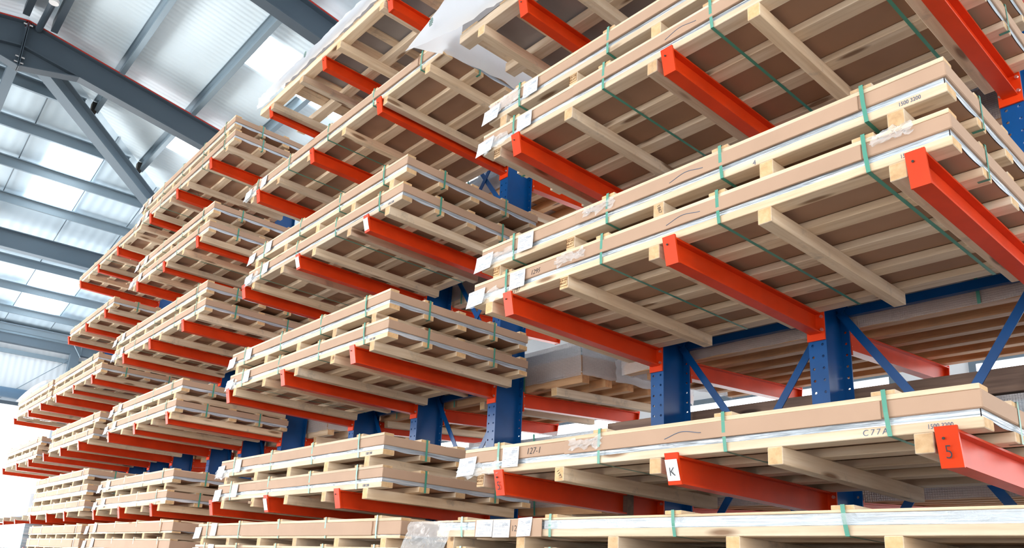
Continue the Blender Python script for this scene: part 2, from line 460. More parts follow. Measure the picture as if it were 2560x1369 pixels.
struct('wall_post', MB().box(XW, XW + .24, 1.72, 1.96, 0, zy - .2), 'steel_grey_light', 'grey steel post beside the far roller door')
struct('wall_post', MB().box(XW, XW + .24, -5.0, -4.76, 0, zy - .2), 'steel_grey_light', 'grey steel post on the aisle side of the roller door')
dr = thing('roller_shutter', 'blue rolled up shutter barrel above the bright far doorway', 'roller shutter', (XW + .22, 0, 5.8))
solid('barrel', MB().cyl((0, (DL + 1.0) / 2, 0.03), (0, 1, 0), 0.15, 1.0 - DL, 20), 'shutter_blue', dr, True)
solid('bracket', MB().box(-.2, .1, 1.0, 1.06, -.25, .2), 'galvanised', dr)
solid('bottom_rail', MB().box(-.12, -.02, DL, 1.62, -.30, -.2), 'steel_grey', dr)
mb = ibeam(MB(), (-11.3, RY, RZ - .46), (-17.7, RY, zhip(-17.7) - .44), .15, .2, .012, .01)
struct('roof_strut', mb, 'steel_grey_light', 'grey strut from the haunched apex down the hipped slope')
mb = MB()
for y in (-6.2, -5.2, -3.0, -1.54, -.18, 1.0, 2.2, 3.4):
    xs_ = AX - max(0.3, abs(y - RY) * (AX - XW) / (YB - RY)); mb.bar((xs_, y, zhip(xs_) - .006), (XW + .3, y, zhip(XW + .3) - .006), .018, .012)
struct('panel_seam', mb, 'steel_grey_light', 'dark panel joints of the hipped slope')
struct('tie_rod', MB().tube([(-23.75, 1.72, 7.1), (-23.75, -.4, 5.1)], .012, 6).tube([(-23.5, 1.6, 7.75), (-23.5, 1.96, 7.2), (-23.5, 1.95, 7.75)], .02, 6), 'galvanised', 'thin bracing rods at the far wall')
# rooflights
def rooflight(kind, a0, a1, b0, b1, label, g):
    a0, a1 = [2.4549 + (q - 2.4549) * 1.0253 for q in (a0, a1)]; b0, b1 = [-3.1816 + (q + 3.1816) * 1.0253 for q in (b0, b1)]
    if kind == 'main':
        mb = MB(); e = 0.012
        for s in (0, 1):
            pass
        z0, z1 = zmain(b0), zmain(b1)
        vs = [(a0, b0, z0), (a1, b0, z0), (a1, b1, z1), (a0, b1, z1)]
    else:
        z0, z1 = zhip(a0), zhip(a1); mb = MB(); e = 0.012
        vs = [(a0, b0, z0), (a1, b0, z1), (a1, b1, z1), (a0, b1, z0)]
    lo = [(x, y, z - 0.016) for x, y, z in vs]; hi = [(x, y, z - 0.004) for x, y, z in vs]
    mb.v = lo + hi; mb.f = [(3, 2, 1, 0), (4, 5, 6, 7), (0, 1, 5, 4), (1, 2, 6, 5), (2, 3, 7, 6), (3, 0, 4, 7)]
    o = solid('rooflight', mb, 'rooflight_glow')
    o['kind'] = 'structure'; o['label'] = label
rooflight('main', -8.74, -7.83, 0.45, 5.0, 'bright rooflight strip above the film wrapped pallet', 'r')
rooflight('main', -12.47, -11.5, 0.46, 5.0, 'bright rooflight just behind the haunched rafter', 'r')
rooflight('main', -4.4, -3.5, 0.45, 5.0, 'bright rooflight above the second bay', 'r')
rooflight('main', -2.15, -0.9, 0.0, 5.0, 'bright rooflight above the nearest film wrapped pallet', 'r')  # strip added out of sight to light the white film from above
rooflight('hip', -16.33, -13.88, -1.14, -0.28, 'bright rooflight pair in the hipped slope, upper of two', 'r')
rooflight('hip', -22.0, -19.5, -0.14, 0.78, 'bright rooflight pair in the hipped slope, lower of two', 'r')
for xx in (-8.7, -4.4, 0.0, 4.3, 8.6):
    rooflight('main', xx, xx + 1.3, -9.8, -3.4, 'bright rooflight over the aisle', 'r')
for xx in (0.0, 4.3, 8.6):
    rooflight('main', xx, xx + 1.0, 0.45, 6.0, 'bright rooflight over the rack', 'r')
struct('ridge_tube', MB().tube([(-11.0, -2.1, 9.70), (-9.97, -2.08, 9.68)], .05, 12), 'steel_grey')
lamp = thing('ceiling_sensor', 'small round white sensor hanging beside the ridge at upper left', 'sensor', (-9.94, -2.08, 9.62))
solid('disc', MB().cyl((0, 0, 0), (0, 0, 1), 0.07, 0.05, 20), 'white_sticker', lamp)
solid('stem', MB().cyl((0, 0, .035), (0, 0, 1), 0.02, 0.05, 8), 'steel_grey', lamp)

# ------------------------------------------------------------------ rack steel
BAYS = 'ABCDE'
COLX = {'A': (-1.265, 0.062, 1.345), 'B': (-5.94, -4.60, -3.275), 'C': (-10.52, -9.25, -7.90), 'D': (-14.90, -13.57, -12.30), 'E': (-19.1, -17.5, -16.28)}
LEV = {'A': {1: 2.145, 2: 3.322, 3: 4.518, 4: 5.69}, 'B': {1: 2.122, 2: 3.330, 3: 4.547, 4: 5.758, 5: 6.91},
       'C': {1: 2.150, 2: 3.307, 3: 4.552, 4: 5.757, 5: 6.961}, 'D': {1: 2.160, 2: 3.331, 3: 4.49, 4: 5.693, 5: 6.893},
       'E': {1: 2.10, 2: 3.32, 3: 4.50}}
BASE = {'A': 1.51, 'B': 1.515, 'C': 1.565, 'D': 1.565, 'E': 1.45}
BAYN = {'A': 'nearest bay', 'B': 'second bay from right', 'C': 'third bay from right', 'D': 'fourth bay from right', 'E': 'farthest bay'}
ORD = {0: 'bottom row', 1: 'first shelf', 2: 'second shelf', 3: 'third shelf', 4: 'fourth shelf', 5: 'fifth shelf'}
POS = ('left', 'middle', 'right')
TILT = -0.018
YC0, YC1 = 1.555, 1.90          # column front / rear flange faces
HTOP = 7.55

def column_mesh():
    mb = MB(); hw = 0.062; t = 0.010; pz = 0.08
    zs = [k * pz for k in range(int(HTOP / pz) + 1)]
    holes = (-0.034, 0.034); rr = 0.0095
    for y, out in ((YC0, -1), (YC0 + t, 1), (YC1, 1), (YC1 - t, -1)):
        for a, b, hx in ((-hw, 0, -0.034), (0, hw, 0.034)):
            for z0 in zs[:-1]:
                z1 = z0 + pz; zc = z0 + pz / 2; base = len(mb.v)
                corners = [(a, z0), (b, z0), (b, z1), (a, z1)]
                oc = [(hx + rr * math.cos(math.pi * (2 * q + 1) / 8), zc + rr * math.sin(math.pi * (2 * q + 1) / 8)) for q in range(8)]
                mb.v += [(x, y, z) for x, z in corners] + [(x, y, z) for x, z in oc]
                # octagon order starts at 22.5 deg: 0,1 right-top ... link to corners
                fl = [(2, 3, 6, 5), (0, 9, 10, 11), ]
                C = lambda i: base + i
                O = lambda i: base + 4 + (i % 8)
                faces = [(C(2), C(3), O(2), O(1)), (C(3), C(0), O(4), O(3)), (C(0), C(1), O(6), O(5)), (C(1), C(2), O(0), O(7)),
                         (C(2), O(1), O(0)), (C(3), O(3), O(2)), (C(0), O(5), O(4)), (C(1), O(7), O(6))]
                for f in faces: mb.f.append(f if out < 0 else f[::-1])
    for y0, y1 in ((YC0, YC0 + t), (YC1 - t, YC1)):
        for sx in (-hw, hw): mb.quad((sx, y0, 0), (sx, y1, 0), (sx, y1, HTOP), (sx, y0, HTOP)) if sx < 0 else mb.quad((sx, y1, 0), (sx, y0, 0), (sx, y0, HTOP), (sx, y1, HTOP))
        mb.quad((-hw, y0, HTOP), (hw, y0, HTOP), (hw, y1, HTOP), (-hw, y1, HTOP))
        for z0 in zs[:-1]:
            zc = z0 + pz / 2
            for hx in holes:
                for q in range(8):
                    a0, a1 = math.pi * (2 * q + 1) / 8, math.pi * (2 * q + 3) / 8
                    p, r2 = (hx + rr * math.cos(a0), zc + rr * math.sin(a0)), (hx + rr * math.cos(a1), zc + rr * math.sin(a1))
                    mb.quad((p[0], y0, p[1]), (p[0], y1, p[1]), (r2[0], y1, r2[1]), (r2[0], y0, r2[1]))
    mb.box(-0.006, 0.006, YC0 + t, YC1 - t, 0, HTOP)
    return mb.mesh('column_profile', 'blue_paint')
for b in BAYS:
    for k in range(3):
        c = thing('rack_column', 'blue perforated steel column, %s of three in %s' % (POS[k], BAYN[b]), 'rack column', (COLX[b][k], 0, 0), 'blue rack columns')
        obj('profile', cached('colm', column_mesh), c)
    # ties and diagonal braces
TIES = (1.55, 3.37, 5.05, 6.72)
for b in BAYS:
    for k in (0, 1):
        xa, xb = COLX[b][k] + .062, COLX[b][k + 1] - .062
        side = ('left', 'right')[k]
        for n_, z in enumerate(TIES):
            tag(solid('tie_beam', MB().box(xa - .05, xb + .05, YC1 - .055, YC1 - .012, z - .03, z + .03), 'blue_paint'),
                'blue horizontal tie %s between columns, %s gap of %s' % (('at the bottom row', 'under the second shelf', 'above the third shelf', 'near the rack top')[n_], side, BAYN[b]), 'tie beam', 'rack tie beams')
        for n_ in range(3):
            z0, z1 = TIES[n_], TIES[n_ + 1]
            for d in (0, 1):
                p = (xa - .03, YC1 - .07 - .012 * d, z0 if d else z1); q = (xb + .03, YC1 - .07 - .012 * d, z1 if d else z0)
                mb = MB().bar(p, q, 0.008, 0.055)
                tag(solid('diagonal_brace', mb, 'blue_paint'), 'flat blue brace leaning %s behind %s, %s gap of %s' % (('left', 'right')[d], ORD[(1, 3, 4)[n_]], side, BAYN[b]), 'brace', 'rack diagonal braces')

# arms: beam with sloped end cap, mounting plate and bolts; +Y towards the column, origin at the tip's top edge
def arm_parts(L, sgn):
    h0, h1, w, tf, tw = 0.137, 0.142, 0.080, 0.010, 0.008
    sl = 0.034
    Y = lambda y: sgn * y
    def pr(mb, xa, xb, za0, za1, zb0, zb1, y0t, y0b, y1):  # prism along y with slanted near end
        v = [(xa, Y(y0b), za0), (xb, Y(y0b), za0), (xb, Y(y0t), za1), (xa, Y(y0t), za1), (xa, Y(y1), zb0), (xb, Y(y1), zb0), (xb, Y(y1), zb1), (xa, Y(y1), zb1)]
        b = len(mb.v); mb.v += v
        for f in ((0, 1, 2, 3), (7, 6, 5, 4), (0, 4, 5, 1), (1, 5, 6, 2), (2, 6, 7, 3), (3, 7, 4, 0)): mb.f.append(tuple(b + i for i in (f if sgn > 0 else f[::-1])))
    beam = MB()
    pr(beam, -w / 2, w / 2, -tf, 0, -tf, 0, 0.006, 0.008, L - .012)
    pr(beam, -w / 2, w / 2, -h0, -h0 + tf, -h1, -h1 + tf, sl + .004, sl + .006, L - .012)
    pr(beam, -tw / 2, tw / 2, -h0 + tf, -tf, -h1 + tf, -tf, 0.01, sl + .004, L - .012)
    cap = MB()
    pr(cap, -w / 2 - .001, w / 2 + .001, -h0 - .004, .014, -h0 - .004, .014, -0.006, sl - .004, 0.007)
    # keep the back face of the cap parallel to its front
    b = len(cap.v) - 8
    for q in (4, 5): cap.v[b + q] = (cap.v[b + q][0], Y(sl + .008), cap.v[b + q][2])
    plate = MB().box(-.062, .062, Y(L - .012), Y(L), -h1 - .045, .012)
    bolts = MB()
    for x in (-.047, .047):
        for z in (-.03, -.12): bolts.cyl((x, Y(L - .018), z), (0, 1, 0), 0.011, 0.016, 6)
    hole = MB().cyl((-.012, Y(-0.0065 + .006), -.032), (0, 1, .2), 0.0055, 0.004, 8)
    return beam.mesh('beam', 'orange_paint'), cap.mesh('end_cap', 'orange_paint'), plate.mesh('mounting_plate', 'orange_paint'), bolts.mesh('bolts', 'bolt_zinc'), hole.mesh('cap_hole', 'rubber_dark')
FL = YC0 + 0.025
RL = 1.84
def arm(x, z, b, k, label, rear=False):
    key = ('arm', rear)
    ms = cached(key, lambda: arm_parts(RL if rear else FL, -1 if rear else 1))
    if rear: t = thing('cantilever_arm', label, 'cantilever arm', (x, YC1 + RL, z + .055), 'rear cantilever arms', (.06, 0, 0))
    else: t = thing('cantilever_arm', label, 'cantilever arm', (x, -0.025, z), 'front cantilever arms', (TILT, 0, 0))
    for n_, me in zip(('beam', 'end_cap', 'mounting_plate', 'bolts', 'cap_hole'), ms): obj(n_, me, t)
    return t
ARMS = {}
for b in BAYS:
    for l, z in LEV[b].items():
        for k in range(3):
            extra = {('A', 1, 0): 'orange cantilever arm with 5 written on its tip, left under first shelf',
                     ('A', 1, 2): 'orange cantilever arm with 5 written on its tip, right under first shelf',
                     ('A', 1, 1): 'orange cantilever arm with white K sticker on its tip'}.get((b, l, k))
            ARMS[b, l, k] = arm(COLX[b][k], z, b, k, extra or 'orange cantilever arm, %s of three under %s of %s' % (POS[k], ORD[l], BAYN[b]))
    for k in range(3):
        arm(COLX[b][k], BASE[b], b, k, 'orange cantilever arm, %s of three under the bottom row of %s' % (POS[k], BAYN[b]))
REAR = {b: {l: z for l, z in LEV[b].items()} for b in BAYS}
for b in 'ABCDE':
    for l, z in REAR[b].items():
        if l > 4: continue
        for k in range(3):
            arm(COLX[b][k], z, b, k, 'orange rear arm behind columns, %s of three, %s of %s' % (POS[k], ORD[l], BAYN[b]), True)
def on_cap(t): return t
for b, l, k in (('A', 1, 1), ('B', 1, 1), ('B', 3, 2), ('B', 3, 1)):
    s = obj('tip_sticker', MB().quad((-.037, -.0035, -.122), (.037, -.0035, -.122), (.037, -.034, -.02), (-.037, -.034, -.02)).mesh('tip_sticker', 'white_sticker'), ARMS[b, l, k], 'white tip sticker')
    s.location = (0, 0.0265, 0)
th = math.atan2(0.034, 0.14)
text('tip_letter', 'K', ARMS['A', 1, 1], (-.018, 0.008, -.10), 0.062, 'ink', (math.pi / 2 + th, 0, 0))
for k in (0, 2):
    text('tip_number', '5', ARMS['A', 1, k], (-.016, 0.014, -.108), 0.075, 'ink', (math.pi / 2 + th, 0, 0), sx=0.8)
wr = solid('tape_wrap', MB().box(-.043, .043, 1.18, 1.25, -.145, .002), 'dark_timber', ARMS['A', 1, 0], label='dark tape band round the arm')

# ------------------------------------------------------------------ strapped sheet crates
SLATY = (0.0, 0.345, 0.705, 1.07, 1.435)
BEAR = (0.055, 0.285, 0.508, 0.725, 0.93)
STRAP = (0.11, 0.385, 0.64, 0.885)
CD = 1.54
def crate_meshes(L, style):
    """all parts of one crate, origin at the front left lower edge of its slats; x along, y deep"""
    P = []
    low = style == 'low'
    sh, si, ca, la = (0.043, 0.032, 0.073, 0.022)
    if low: sh, si, ca, la = (0.022, 0.004, 0.098, 0.022)
    if style == 'sheets': sh, si, ca, la = (0.043, 0.05, 0.0, 0.012)
    bh = 0.066 if low else 0.08
    za, zb, zc, zd = sh, sh + si, sh + si + ca, sh + si + ca + la
    old = style == 'old'
    WX, WY = ('old_along', 'old_across') if old else ('pine_along', 'pine_across')
    ny = 40
    nb = 5 if L < 3.7 else 6
    bear = BEAR if nb == 5 else (0.04, 0.215, 0.40, 0.585, 0.77, 0.945)
    for f in bear: P.append(('bearer', MB().box(f * L - .037, f * L + .037, 0.0, 1.52, -bh, 0, .003).mesh('bearer', WY), f * L))
    for y in SLATY: P.append(('slat', MB().box(0, L, y, y + .105, 0, sh, .003).mesh('slat', WX), None))
    # packing board that sags between the slats
    mb = MB()
    def sag(y):
        z = za + .003
        for a, b2 in zip(SLATY[:-1], SLATY[1:]):
            if a + .105 < y < b2: z -= 0.009 * math.sin(math.pi * (y - a - .105) / (b2 - a - .105))
        return z
    X0, X1 = 0.012, L - 0.012
    mb.grid(lambda u, v: (X0 + (X1 - X0) * u, 0.012 + (CD - .024) * v, sag(0.012 + (CD - .024) * v)), 1, ny)
    mb.f = [f[::-1] for f in mb.f]
    P.append(('packing_board', mb.mesh('packing_board', 'cardboard_inner', True), None))
    # sheets: front, back, ends (follow the sag), top
    mb = MB(); y0, y1 = 0.010, CD - 0.010; ztop = zb + (.002 if ca else 0)
    mb.quad((X0, y0, za), (X1, y0, za), (X1, y0, ztop), (X0, y0, ztop)); mb.quad((X1, y1, za), (X0, y1, za), (X0, y1, ztop), (X1, y1, ztop))
    for x, s in ((X0 - .004, -1), (X1 + .004, 1)):
        n0 = len(mb.f)
        mb.grid(lambda u, v: (x, y0 + (y1 - y0) * u, (sag(y0 + (y1 - y0) * u) - .001) * (1 - v) + ztop * v), ny, 1)
        if s < 0: mb.f[n0:] = [f[::-1] for f in mb.f[n0:]]
    mb.quad((X0, y0, ztop), (X1, y0, ztop), (X1, y1, ztop), (X0, y1, ztop))
    P.append(('sheet_stack', mb.mesh('sheet_stack', 'silver_sheet'), None))
    if ca:
        P.append(('cardboard_lid', MB().box(-.004, L + .004, -.003, CD + .003, zb, zc, .004).mesh('cardboard_lid', 'cardboard'), None))
        P.append(('lid_flap', MB().box(L * .30, L - .37, -.013, -.003, zb - .006, zc - .002, .002).mesh('lid_flap', 'cardboard'), None))
    for y in SLATY: P.append(('top_lath', MB().box(0.0, L, y - .004 if y < .01 else y, y + .085, zc, zd, .002).mesh('top_lath', WX), None))
    st = STRAP if L < 3.7 else (0.07, 0.28, 0.5, 0.72, 0.92)
    for f in st: P.append(('cross_lath', MB().box(f * L - .05, f * L + .05, -.004, 1.535, zd, zd + .019, .002).mesh('cross_lath', WY), f * L))
    def loop(mbb, path, w, ax):
        for a, b2 in zip(path, path[1:]):
            a, b2 = Vector(a), Vector(b2); d = (b2 - a).normalized(); o = Vector(ax) * w / 2
            mbb.quad(a - o, a + o, b2 + o, b2 - o)
    def strap_loop(x, dx):
        mbb = MB(); y0, y1, zt = -.0125, CD + .006, zd + .021
        top, bot = x, x + dx
        pts = [(top, y0, zt), (top + dx * .4, y0 - .001, (zt + 0) / 2), (bot, y0 + .006, -.002), (bot, y1, -.002), (top, y1, zt), (top, y0, zt)]
        mbb2 = MB()
        for o in (0.0,):
            loop(mbb2, pts, 0.019, (1, 0, 0))
        return mbb2
    for i_, f in enumerate(st): P.append(('strap', strap_loop(f * L + .004, (0.004, -.006, .008, .012, -.004)[i_ % 5]).mesh('strap', 'green_strap'), f * L))
    if not low and style != 'sheets':
        for y in (SLATY[1] + .05, SLATY[3] + .05):
            mbb = MB(); xa, xb, zt = -.008, L + .0065, zd + .0015
            loop(mbb, [(xa + .05, y + .006, -.0015), (xa, y + .006, -.0015), (xa, y, zt), (xb, y + .003, zt), (xb, y + .006, -.0015), (xb - .05, y + .006, -.0015)], 0.019, (0, 1, 0))
            P.append(('strap', mbb.mesh('strap', 'green_strap'), None))
    return P, zd, bh
def crumple(x0, x1, z0, z1, y, seed, amp=0.03, n=14, edge=0.03):
    mb = MB(); rs = random.Random(seed)
    def f(u, v):
        p = Vector((u * 4 + seed * 3.1, v * 3, seed))
        d = noise.noise(p) * amp + noise.noise(p * 2.7) * amp * .5
        e = noise.noise(Vector((u * 5, v * 5, seed + 9))) * edge
        return (x0 + (x1 - x0) * u + e, y - abs(d) - .004, z0 + (z1 - z0) * v + e * (0.6 if 0 < v < 1 else 1.4))
    return mb.grid(f, n, 8)
def paper_sheet(x0, x1, z0, z1, y, curl=0.01, tilt=0.0):
    mb = MB()
    def f(u, v): return (x0 + (x1 - x0) * u + tilt * (v - .5), y - curl * (1 - v) ** 2 - .002, z0 + (z1 - z0) * v + tilt * (u - .5) * .6)
    return mb.grid(f, 4, 5)
PR = random.Random(4)
def note(t, x0, x1, z0, z1, y, curl=0.01, tilt=0.0, printed=True):
    p = solid('delivery_label', paper_sheet(x0, x1, z0, z1, y, curl, tilt), 'paper', t, label='white printed delivery note')
    if not printed: return p
    mb = MB(); w, h = x1 - x0, z1 - z0
    def pt(u, v): return (x0 + w * u + tilt * (v - .5), y - curl * (1 - v) ** 2 - .0034, z0 + h * v + tilt * (u - .5) * .6)
    def bar(u0, u1, v0, v1): mb.quad(pt(u0, v0), pt(u1, v0), pt(u1, v1), pt(u0, v1))
    v = .90
    while v > .08:
        u = .08
        while u < .86:
            du = PR.uniform(.06, .3)
            if PR.random() < .55: bar(u, min(u + du, .92), v - PR.uniform(.012, .022), v)
            u += du + .05
        v -= PR.uniform(.05, .09)
    for k in range(14):
        u = .55 + k * .026
        if k % 3: bar(u, u + .013, .66, .80)
    solid('label_print', mb, 'print_grey', p)
    return p
def scribble(x, z, L, amp, y):
    pts = []
    for i_ in range(17):
        u = i_ / 16
        pts.append((x + L * u, y, z + amp * (-.5 + math.sin(u * 5.2 - .9) * .42 + u * .5)))
    return MB().tube(pts, 0.0018, 5)
FULLNAME = {}
def crate(b, l, i, n, x0, L, style='std', z=None, dy=0.0, label=None, rz=0.0, detail=1):
    P, hz, bh = cached(('crate', round(L, 2), style), lambda: crate_meshes(round(L, 2), style))
    if label is None:
        pos = '' if n == 1 else (', lower of two', ', upper of two')[i] if n == 2 else (', lowest of three', ', middle of three', ', topmost of three')[i]
        label = 'strapped cardboard crate%s, %s of %s' % (pos, ORD[l], BAYN[b])
    t = thing('sheet_crate', label, 'crate', (x0, dy, z), 'strapped sheet crates', (TILT, 0, rz))
    ax = [c - x0 for c in COLX[b]] if i == 0 else []
    for name, me, px in P:
        o = obj(name, me, t)
        if name == 'bearer':
            for a in ax:
                d = px - a
                if abs(d) < 0.082: o.location.x = (0.084 if d >= 0 else -0.084) - d
    if detail:
        s = hash((b, l, i)) % 97 if False else (ord(b) * 7 + l * 13 + i * 5) % 97
        (note(t, -.05, .13, -.005, .115, -.012, .012, .01, b in 'AB') if (b, l) != ('A', 0) else None)
        (note(t, .395, .545, .025, .15, -.012, .008, -.004, b in 'AB') if (b, l) != ('A', 0) else None)
    return t, hz, bh
CR = {}
def stack(b, l, items, z=None):
    z = LEV[b][l] if z is None else z
    n = len(items)
    for i, it in enumerate(items):
        x0, L = it[0], it[1]; st = it[2] if len(it) > 2 else 'std'; lab = it[3] if len(it) > 3 else None
        t, hz, bh = crate(b, l, i, n, x0, L, st, z, it[4] if len(it) > 4 else 0.0, lab, detail=1 if b in 'ABC' else 0)
        CR[b, l, i] = t
        nx = 0.25 if i + 1 < n else 0
        if i + 1 < n:
            nst = items[i + 1][2] if len(items[i + 1]) > 2 else 'std'
            z = z + hz + (0.066 if nst == 'low' else 0.08) - .001
W_ = 'strapped sheet crate with curled delivery notes and 1295 on its lid, nearest bay'
stack('A', 0, [(-1.9, 3.9, 'low', 'strapped sheet crate just below the frame, underneath the open silver sheet crate'),
               (-1.9, 3.9, 'sheets', 'open silver sheet crate with torn clear film, at the bottom right')], BASE['A'] + .02)
stack('A', 1, [(-1.64, 3.11, 'std', 'strapped sheet crate stamped 1500 3200, alone on first shelf of nearest bay')])
stack('A', 2, [(-1.655, 3.14, 'std', 'strapped sheet crate with 1295 on its lid, lower on second shelf of nearest bay'),
               (-1.59, 3.08, 'std', 'strapped sheet crate stamped 1500 3200, upper on second shelf of nearest bay')])
stack('A', 3, [(-1.66, 3.14), (-1.61, 3.10)])
stack('B', 0, [(-6.25, 3.9, 'low'), (-6.24, 3.9, 'low', 'long strapped crate with pencilled lid, upper of bottom row, second bay from right')], BASE['B'] + .02)
stack('B', 1, [(-5.85, 3.20), (-5.85, 3.18)])
stack('B', 2, [(-5.975, 3.21), (-6.0, 3.22)])
stack('B', 3, [(-5.89, 3.15), (-5.88, 3.17)])
stack('B', 4, [(-6.30, 4.0)])
stack('C', 0, [(-10.75, 3.69, 'low'), (-10.74, 3.69, 'low')], BASE['C'] + .03)
stack('C', 1, [(-10.56, 3.11), (-10.47, 3.14)])
stack('C', 2, [(-10.76, 3.08), (-10.62, 3.06)])
stack('C', 3, [(-11.15, 3.95), (-11.22, 3.98)])
stack('C', 4, [(-10.92, 3.36), (-10.75, 3.26)])
stack('C', 5, [(-11.24, 4.1), (-11.2, 3.98)])
stack('D', 0, [(-14.83, 3.76, 'low'), (-14.83, 3.76, 'low')], BASE['D'] + .03)
stack('D', 1, [(-15.3, 4.1), (-15.06, 3.85), (-15.09, 3.77)])
stack('D', 2, [(-14.64, 3.12), (-14.63, 3.32)])
stack('D', 3, [(-15.34, 3.5), (-15.4, 3.2)])
stack('D', 4, [(-14.95, 3.05)])
stack('D', 5, [(-15.18, 4.08)])
stack('E', 2, [(-18.98, 3.3), (-19.04, 3.55)])
stack('E', 3, [(-18.95, 3.45), (-19.1, 3.5, 'std', 'white film wrapped crate bulging on top of the third shelf, farthest bay')])

# markings, notes and film on the nearest crates
def stamp(t, x, size=0.05, mat='ink_blue'): text('stencil_text', '1500 3200', t, (x, -.0012, .013), size * .62, mat, sx=.82)
for key, x in ((('A', 1, 0), 2.91), (('A', 2, 0), 2.93), (('A', 2, 1), 2.88)): stamp(CR[key], x, .044)
for key in (('B', 1, 0), ('B', 1, 1), ('B', 2, 0), ('B', 3, 0)): stamp(CR[key], 2.93, .044)
for key, x in ((('A', 1, 0), 1.65), (('A', 2, 0), 1.69), (('A', 2, 1), 1.65), (('A', 3, 0), 1.70), (('A', 3, 1), 1.75)):
    solid('marker_line', scribble(x, .112, .22, .028, -.0142), 'ink_blue', CR[key], label='wavy marker line')
text('handwritten_number', '1295', CR['A', 2, 0], (.585, -.0045, .09), .045, 'ink', shear=.25)
text('handwritten_number', '1197', CR['A', 2, 0], (.40, -.0015, .006), .042, 'ink', shear=.3)
text('handwritten_number', '127-1', CR['A', 1, 0], (.60, -.0045, .095), .055, 'ink', shear=.2)
text('handwritten_letters', 'C77A', CR['A', 1, 0], (2.655, -.0015, .010), .036, 'ink_blue', shear=.1, spacing=1.35)
text('handwritten_number', '4', CR['A', 2, 1], (2.16, -.0015, .004), .04, 'ink_blue')
text('pencil_text', 'SA 805 02', CR['B', 0, 1], (1.45, -.0045, .055), .055, 'ink_blue', shear=.2)
text('pencil_text', 'Shipment', CR['B', 0, 1], (2.05, -.0115, .055), .06, 'ink_blue', shear=.2)
def burn(t, bx, s1='DE-HE', s2='49-HT', both=True):
    y = -.0012
    text('burnt_stamp', s1 + '\n' + s2, t, (bx - .031, y, -.03), .021, 'ink_burnt')
    fr = MB().box(bx - .034, bx + .034, y - .0003, y, -.064, -.061).box(bx - .034, bx + .034, y - .0003, y, -.012, -.009).box(bx - .034, bx - .031, y - .0003, y, -.064, -.009).box(bx + .031, bx + .034, y - .0003, y, -.064, -.009)
    solid('stamp_frame', fr, 'ink_burnt', t)
def bx(key, i):
    bs_ = [c for c in CR[key].children if c.name.split('.')[0] == 'bearer']
    L = {('A', 1, 0): 3.11, ('A', 2, 0): 3.14, ('A', 2, 1): 3.08, ('A', 3, 0): 3.14, ('A', 3, 1): 3.1}[key]
    return BEAR[i] * L + bs_[i].location.x
burn(CR['A', 1, 0], bx(('A', 1, 0), 0)); burn(CR['A', 2, 0], bx(('A', 2, 0), 1)); burn(CR['A', 2, 1], bx(('A', 2, 1), 0)); burn(CR['A', 2, 1], bx(('A', 2, 1), 1))
burn(CR['A', 3, 0], bx(('A', 3, 0), 0)); burn(CR['A', 3, 1], bx(('A', 3, 1), 1))
text('handwritten_number', '1197', CR['A', 1, 0], (bx(('A', 1, 0), 1) - .02, -.0012, -.02), .03, 'ink', (math.pi / 2, math.radians(60), 0))
text('handwritten_number', '1867', CR['A', 2, 1], (bx(('A', 2, 1), 2) - .01, -.0012, -.012), .03, 'ink', (math.pi / 2, math.radians(75), 0))
for key, x0, x1, z0, z1, sd in ((('A', 1, 0), -.05, .38, -.01, .06, 1), (('A', 2, 0), -.03, .36, .0, .075, 2), (('A', 2, 1), -.03, .36, .01, .09, 3), (('A', 3, 0), -.03, .3, .0, .09, 4),
                                 (('A', 3, 1), .02, .36, .045, .14, 5), (('A', 1, 0), .98, 1.22, .09, .14, 6), (('A', 2, 0), .84, 1.08, .08, .135, 7), (('B', 2, 0), -.05, .25, -.01, .08, 8),
                                 (('B', 3, 0), -.05, .3, -.02, .09, 9), (('B', 1, 1), -.08, .3, -.02, .06, 10), (('B', 4, 0), -.06, .3, -.03, .08, 11), (('A', 2, 0), 2.82, 3.0, .11, .16, 12),
                                 (('A', 2, 1), 1.0, 1.25, .09, .14, 13), (('C', 4, 0), -.05, .3, -.02, .09, 14), (('C', 3, 0), -.05, .3, -.02, .09, 15)):
    if key in CR: solid('clear_film', crumple(x0, x1, z0, z1, -.012, sd), 'clear_film', CR[key], True, 'crumpled clear film')
# bottom crate: cardboard note board, notes and hanging film
A0 = CR['A', 0, 1]
solid('note_board', MB().box(.42, 1.03, -.016, -.010, -.002, .10, .002), 'cardboard', A0, label='cardboard strip holding the notes')
note(A0, .44, .60, -.002, .099, -.018, .004); note(A0, .605, .76, -.006, .098, -.018, .004)
text('handwritten_number', '12', A0, (.77, -.0165, .03), .05, 'ink')
note(A0, .83, .95, .0, .108, -.018, .006, .008)
def bag(u, v):
    p = Vector((u * 5, v * 4, 3.3)); d = noise.noise(p) * .05
    return (-.28 + .5 * u - .10 * (1 - v), -.02 - abs(d) - .03 * (1 - v), -.16 + .26 * v + .03 * math.sin(u * 6) * (1 - v))
solid('clear_film', MB().grid(bag, 22, 12), 'clear_film', A0, True, 'torn clear film hanging at the left end')
def sweep(u, v):
    return (1.05 + 2.7 * u, -.012 - .006 * math.sin(u * 30) * v, .044 + (.05 - .004) * v)
solid('clear_film', MB().grid(sweep, 40, 3), 'clear_film', A0, True, 'clear film pulled along the sheets')

